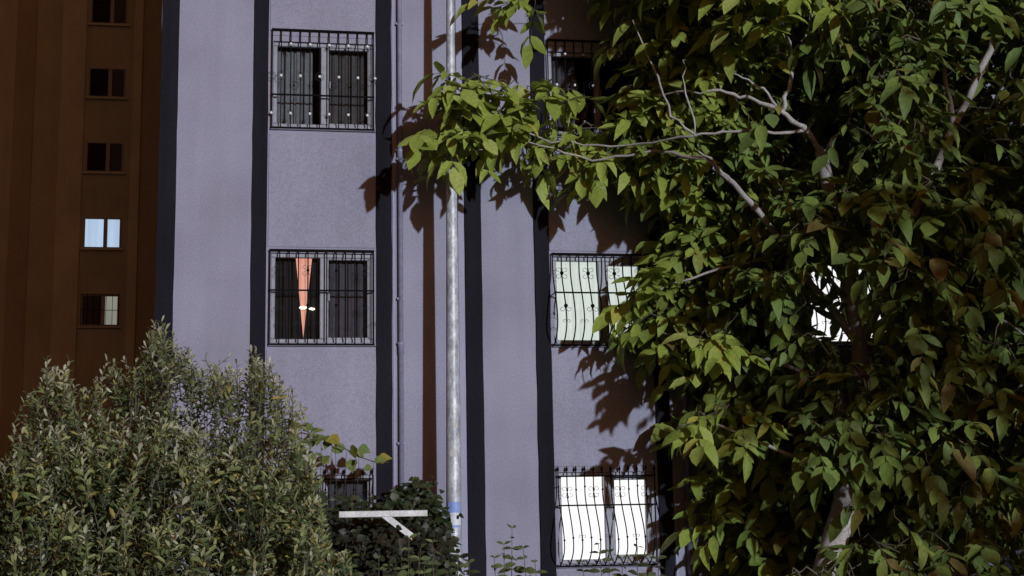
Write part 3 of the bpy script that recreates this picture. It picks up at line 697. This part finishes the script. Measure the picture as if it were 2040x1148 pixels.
scatter_plant('grape_vine', 'thin grape vine with yellowing leaves trailing over the lower left window', 'vine',
    [(600,852,.9),(618,872,.9),(668,880,.85),(640,880,.9),(715,908,.8),(745,922,.8),(690,900,.8),(660,900,.85),(628,905,.9)], 4, .15, vinep*1.5, ivt, M['leaf'], (640, 1148, .8), .07, limit=40)
vine = [o for o in bpy.data.objects if o.name.startswith('grape_vine')][0]
MB().tube([at(x, y, h) - vine.location for x, y, h in ((560, 880, .95), (600, 862, .9), (640, 872, .9), (680, 890, .85), (715, 910, .8), (750, 922, .8), (775, 921, .78))], [.012, .011, .010, .009, .008, .006, .004], 5).build('runner', M['stem'], vine)
scatter_plant('creeper', 'olive leaved creeper rising beside the pole shadow', 'vine', [(838,985,.6),(832,965,.6),(845,1010,.6),(815,985,.6)], 6, .15, dark*1.6, ivt, M['ivyleaf'], (840, 1148, .6), .06, limit=20)

# upright shoots with leaves in pairs
def shoots(name, label, tips_px, hh, leaf, palette, ground_px, seg=.55, limit=80):
    g = at(*ground_px); G = Vector((g.x, g.y, 0)); root = empty(name, G); tag(root, label, 'plant', 'leafy shoots along the bottom edge')
    p, x, nn_, s = [], [], [], []
    for tx, ty in tips_px:
        h = hh + rng.uniform(-.25, .25); P = at(tx, ty, h); Bq = Vector((P.x + rng.normal(0, .07), P.y + rng.normal(0, .05), 0)); pts = []
        for i in range(10):
            t = i/9; pts.append(Bq.lerp(P, t) + Vector((.03*math.sin(t*4+tx), .02*math.cos(t*5), 0)) * (1-t))
        MB().tube([q - G for q in pts], [.011*(1-t*.8) for t in np.linspace(0, 1, 10)], 5).build('stem', M['stem'], root)
        L = (P - Bq).length; n = int(min(L, 1.25) / (leaf*.62)); a = rng.uniform(0, 3.1)
        for k in range(n):
            t = 1 - k * leaf * .62 / L; q = Bq.lerp(P, t); a += 1.57 + rng.normal(0, .25); sz = leaf * min(1, .45 + k*.16) * rng.uniform(.85, 1.15)
            for sg in (0, math.pi):
                rad = np.array([math.cos(a+sg), math.sin(a+sg), 0]); p.append(np.array(q)); x.append(unit(rad + np.array([0, 0, .45 - .13*min(k, 7) + rng.normal(0, .15)]))); nn_.append(unit(np.array([.15, -1.0, .6]) - rad*.2 + rng.normal(0, .15, 3))); s.append(sz)
    p = np.array(p); x = np.array(x); nn_ = np.array(nn_); s = np.array(s); B_ = frames(p, x, nn_, s)
    ti = rng.integers(0, len(palette), len(p)); vv = rng.integers(0, len(tq), len(p)); m = np.zeros(len(p), bool); m[:300] = True
    place_leaves(p[m], B_[m], vv[m], ti[m], tq, palette, M['leaf'], root, G)
    if (~m).any(): stamp('foliage', tq, p[~m], B_[~m], vv[~m], ti[~m], palette, M['leaf'], root, G)
tq = [leaf_template(.42, .35, .3), leaf_template(.38, .3, .45), leaf_template(.46, .25, .15)]
pp = np.array([(.10,.13,.05),(.13,.16,.06),(.085,.11,.045),(.16,.18,.07)])
shoots('leafy_plant', 'slender leafy plant rising alone against the pale wall right of the pole', [(1020,1052),(1004,1085),(1042,1092),(985,1112),(1066,1120)], 6.5, .14, pp*1.1, (1020, 1148, 6.5))
shoots('leafy_plant', 'cluster of leafy shoots in front of the dark bush left of the pole', [(700,1108),(755,1112),(815,1072),(838,1092),(800,1112),(862,1080),(845,1120),(775,1128)], 7.0, .14, pp*1.15, (800, 1148, 7.0))
shoots('leafy_plant', 'small leafy shoots just beneath the stickers at the pole foot', [(912,1108),(893,1122),(925,1125),(935,1120)], 6.8, .13, pp*.8, (915, 1148, 6.8))
shoots('leafy_plant', 'thin leafy shoots crossing the foot of the bright lower right window', [(1192,1084),(1214,1100),(1270,1090),(1240,1112),(1160,1120),(1290,1108),(1310,1095)], 6.6, .12, pp*.7, (1240, 1148, 6.6))

# ------------------------------------------------------------------ white steel beam with brace, litter
hb = 3.9; a, b = at(675, 1026, hb), at(851, 1022, hb)
bm = empty('white_beam', (at(775, 1024, hb).x, -hb, 0)); tag(bm, 'white painted steel beam with a diagonal brace above the dark bush', 'beam'); OB = Vector(bm.location)
th = .031
MB().cbox(0, b.x-a.x, -.04, .04, -th, th, .005).build('horizontal_bar', M['whitepaint'], bm, a.lerp(Vector((a.x, a.y, b.z)), .5) - OB)
c0, c1 = at(772, 1030, hb), at(832, 1078, hb)
MB().tube([c0 - OB + Vector((-.05, .0, .03)), c1 - OB], .044, 4).build('diagonal_brace', M['whitepaint'], bm)
MB().box(c1.x-OB.x-.03, c1.x-OB.x+.03, -.03, .03, 0, c1.z-.02).build('post', M['thin_iron'], bm)
for i, (x, y) in enumerate(((628, 1132), (655, 1128), (646, 1138))):
    c = at(x, y, 4.2); mb = MB(); mb.ball((0, 0, 0), .05, 7, 5, .5); mb.v = [tuple(np.array(v) * rng.uniform(.5, 1.3)) for v in mb.v]
    tag(mb.build('plastic_scrap', M['litter'], None, c), ('leftmost white plastic scrap in the bush at the bottom edge', 'rightmost white plastic scrap in the bush at the bottom edge', 'lowest white plastic scrap, between two others in the bottom bush')[i], 'litter', 'white scraps in the bush')
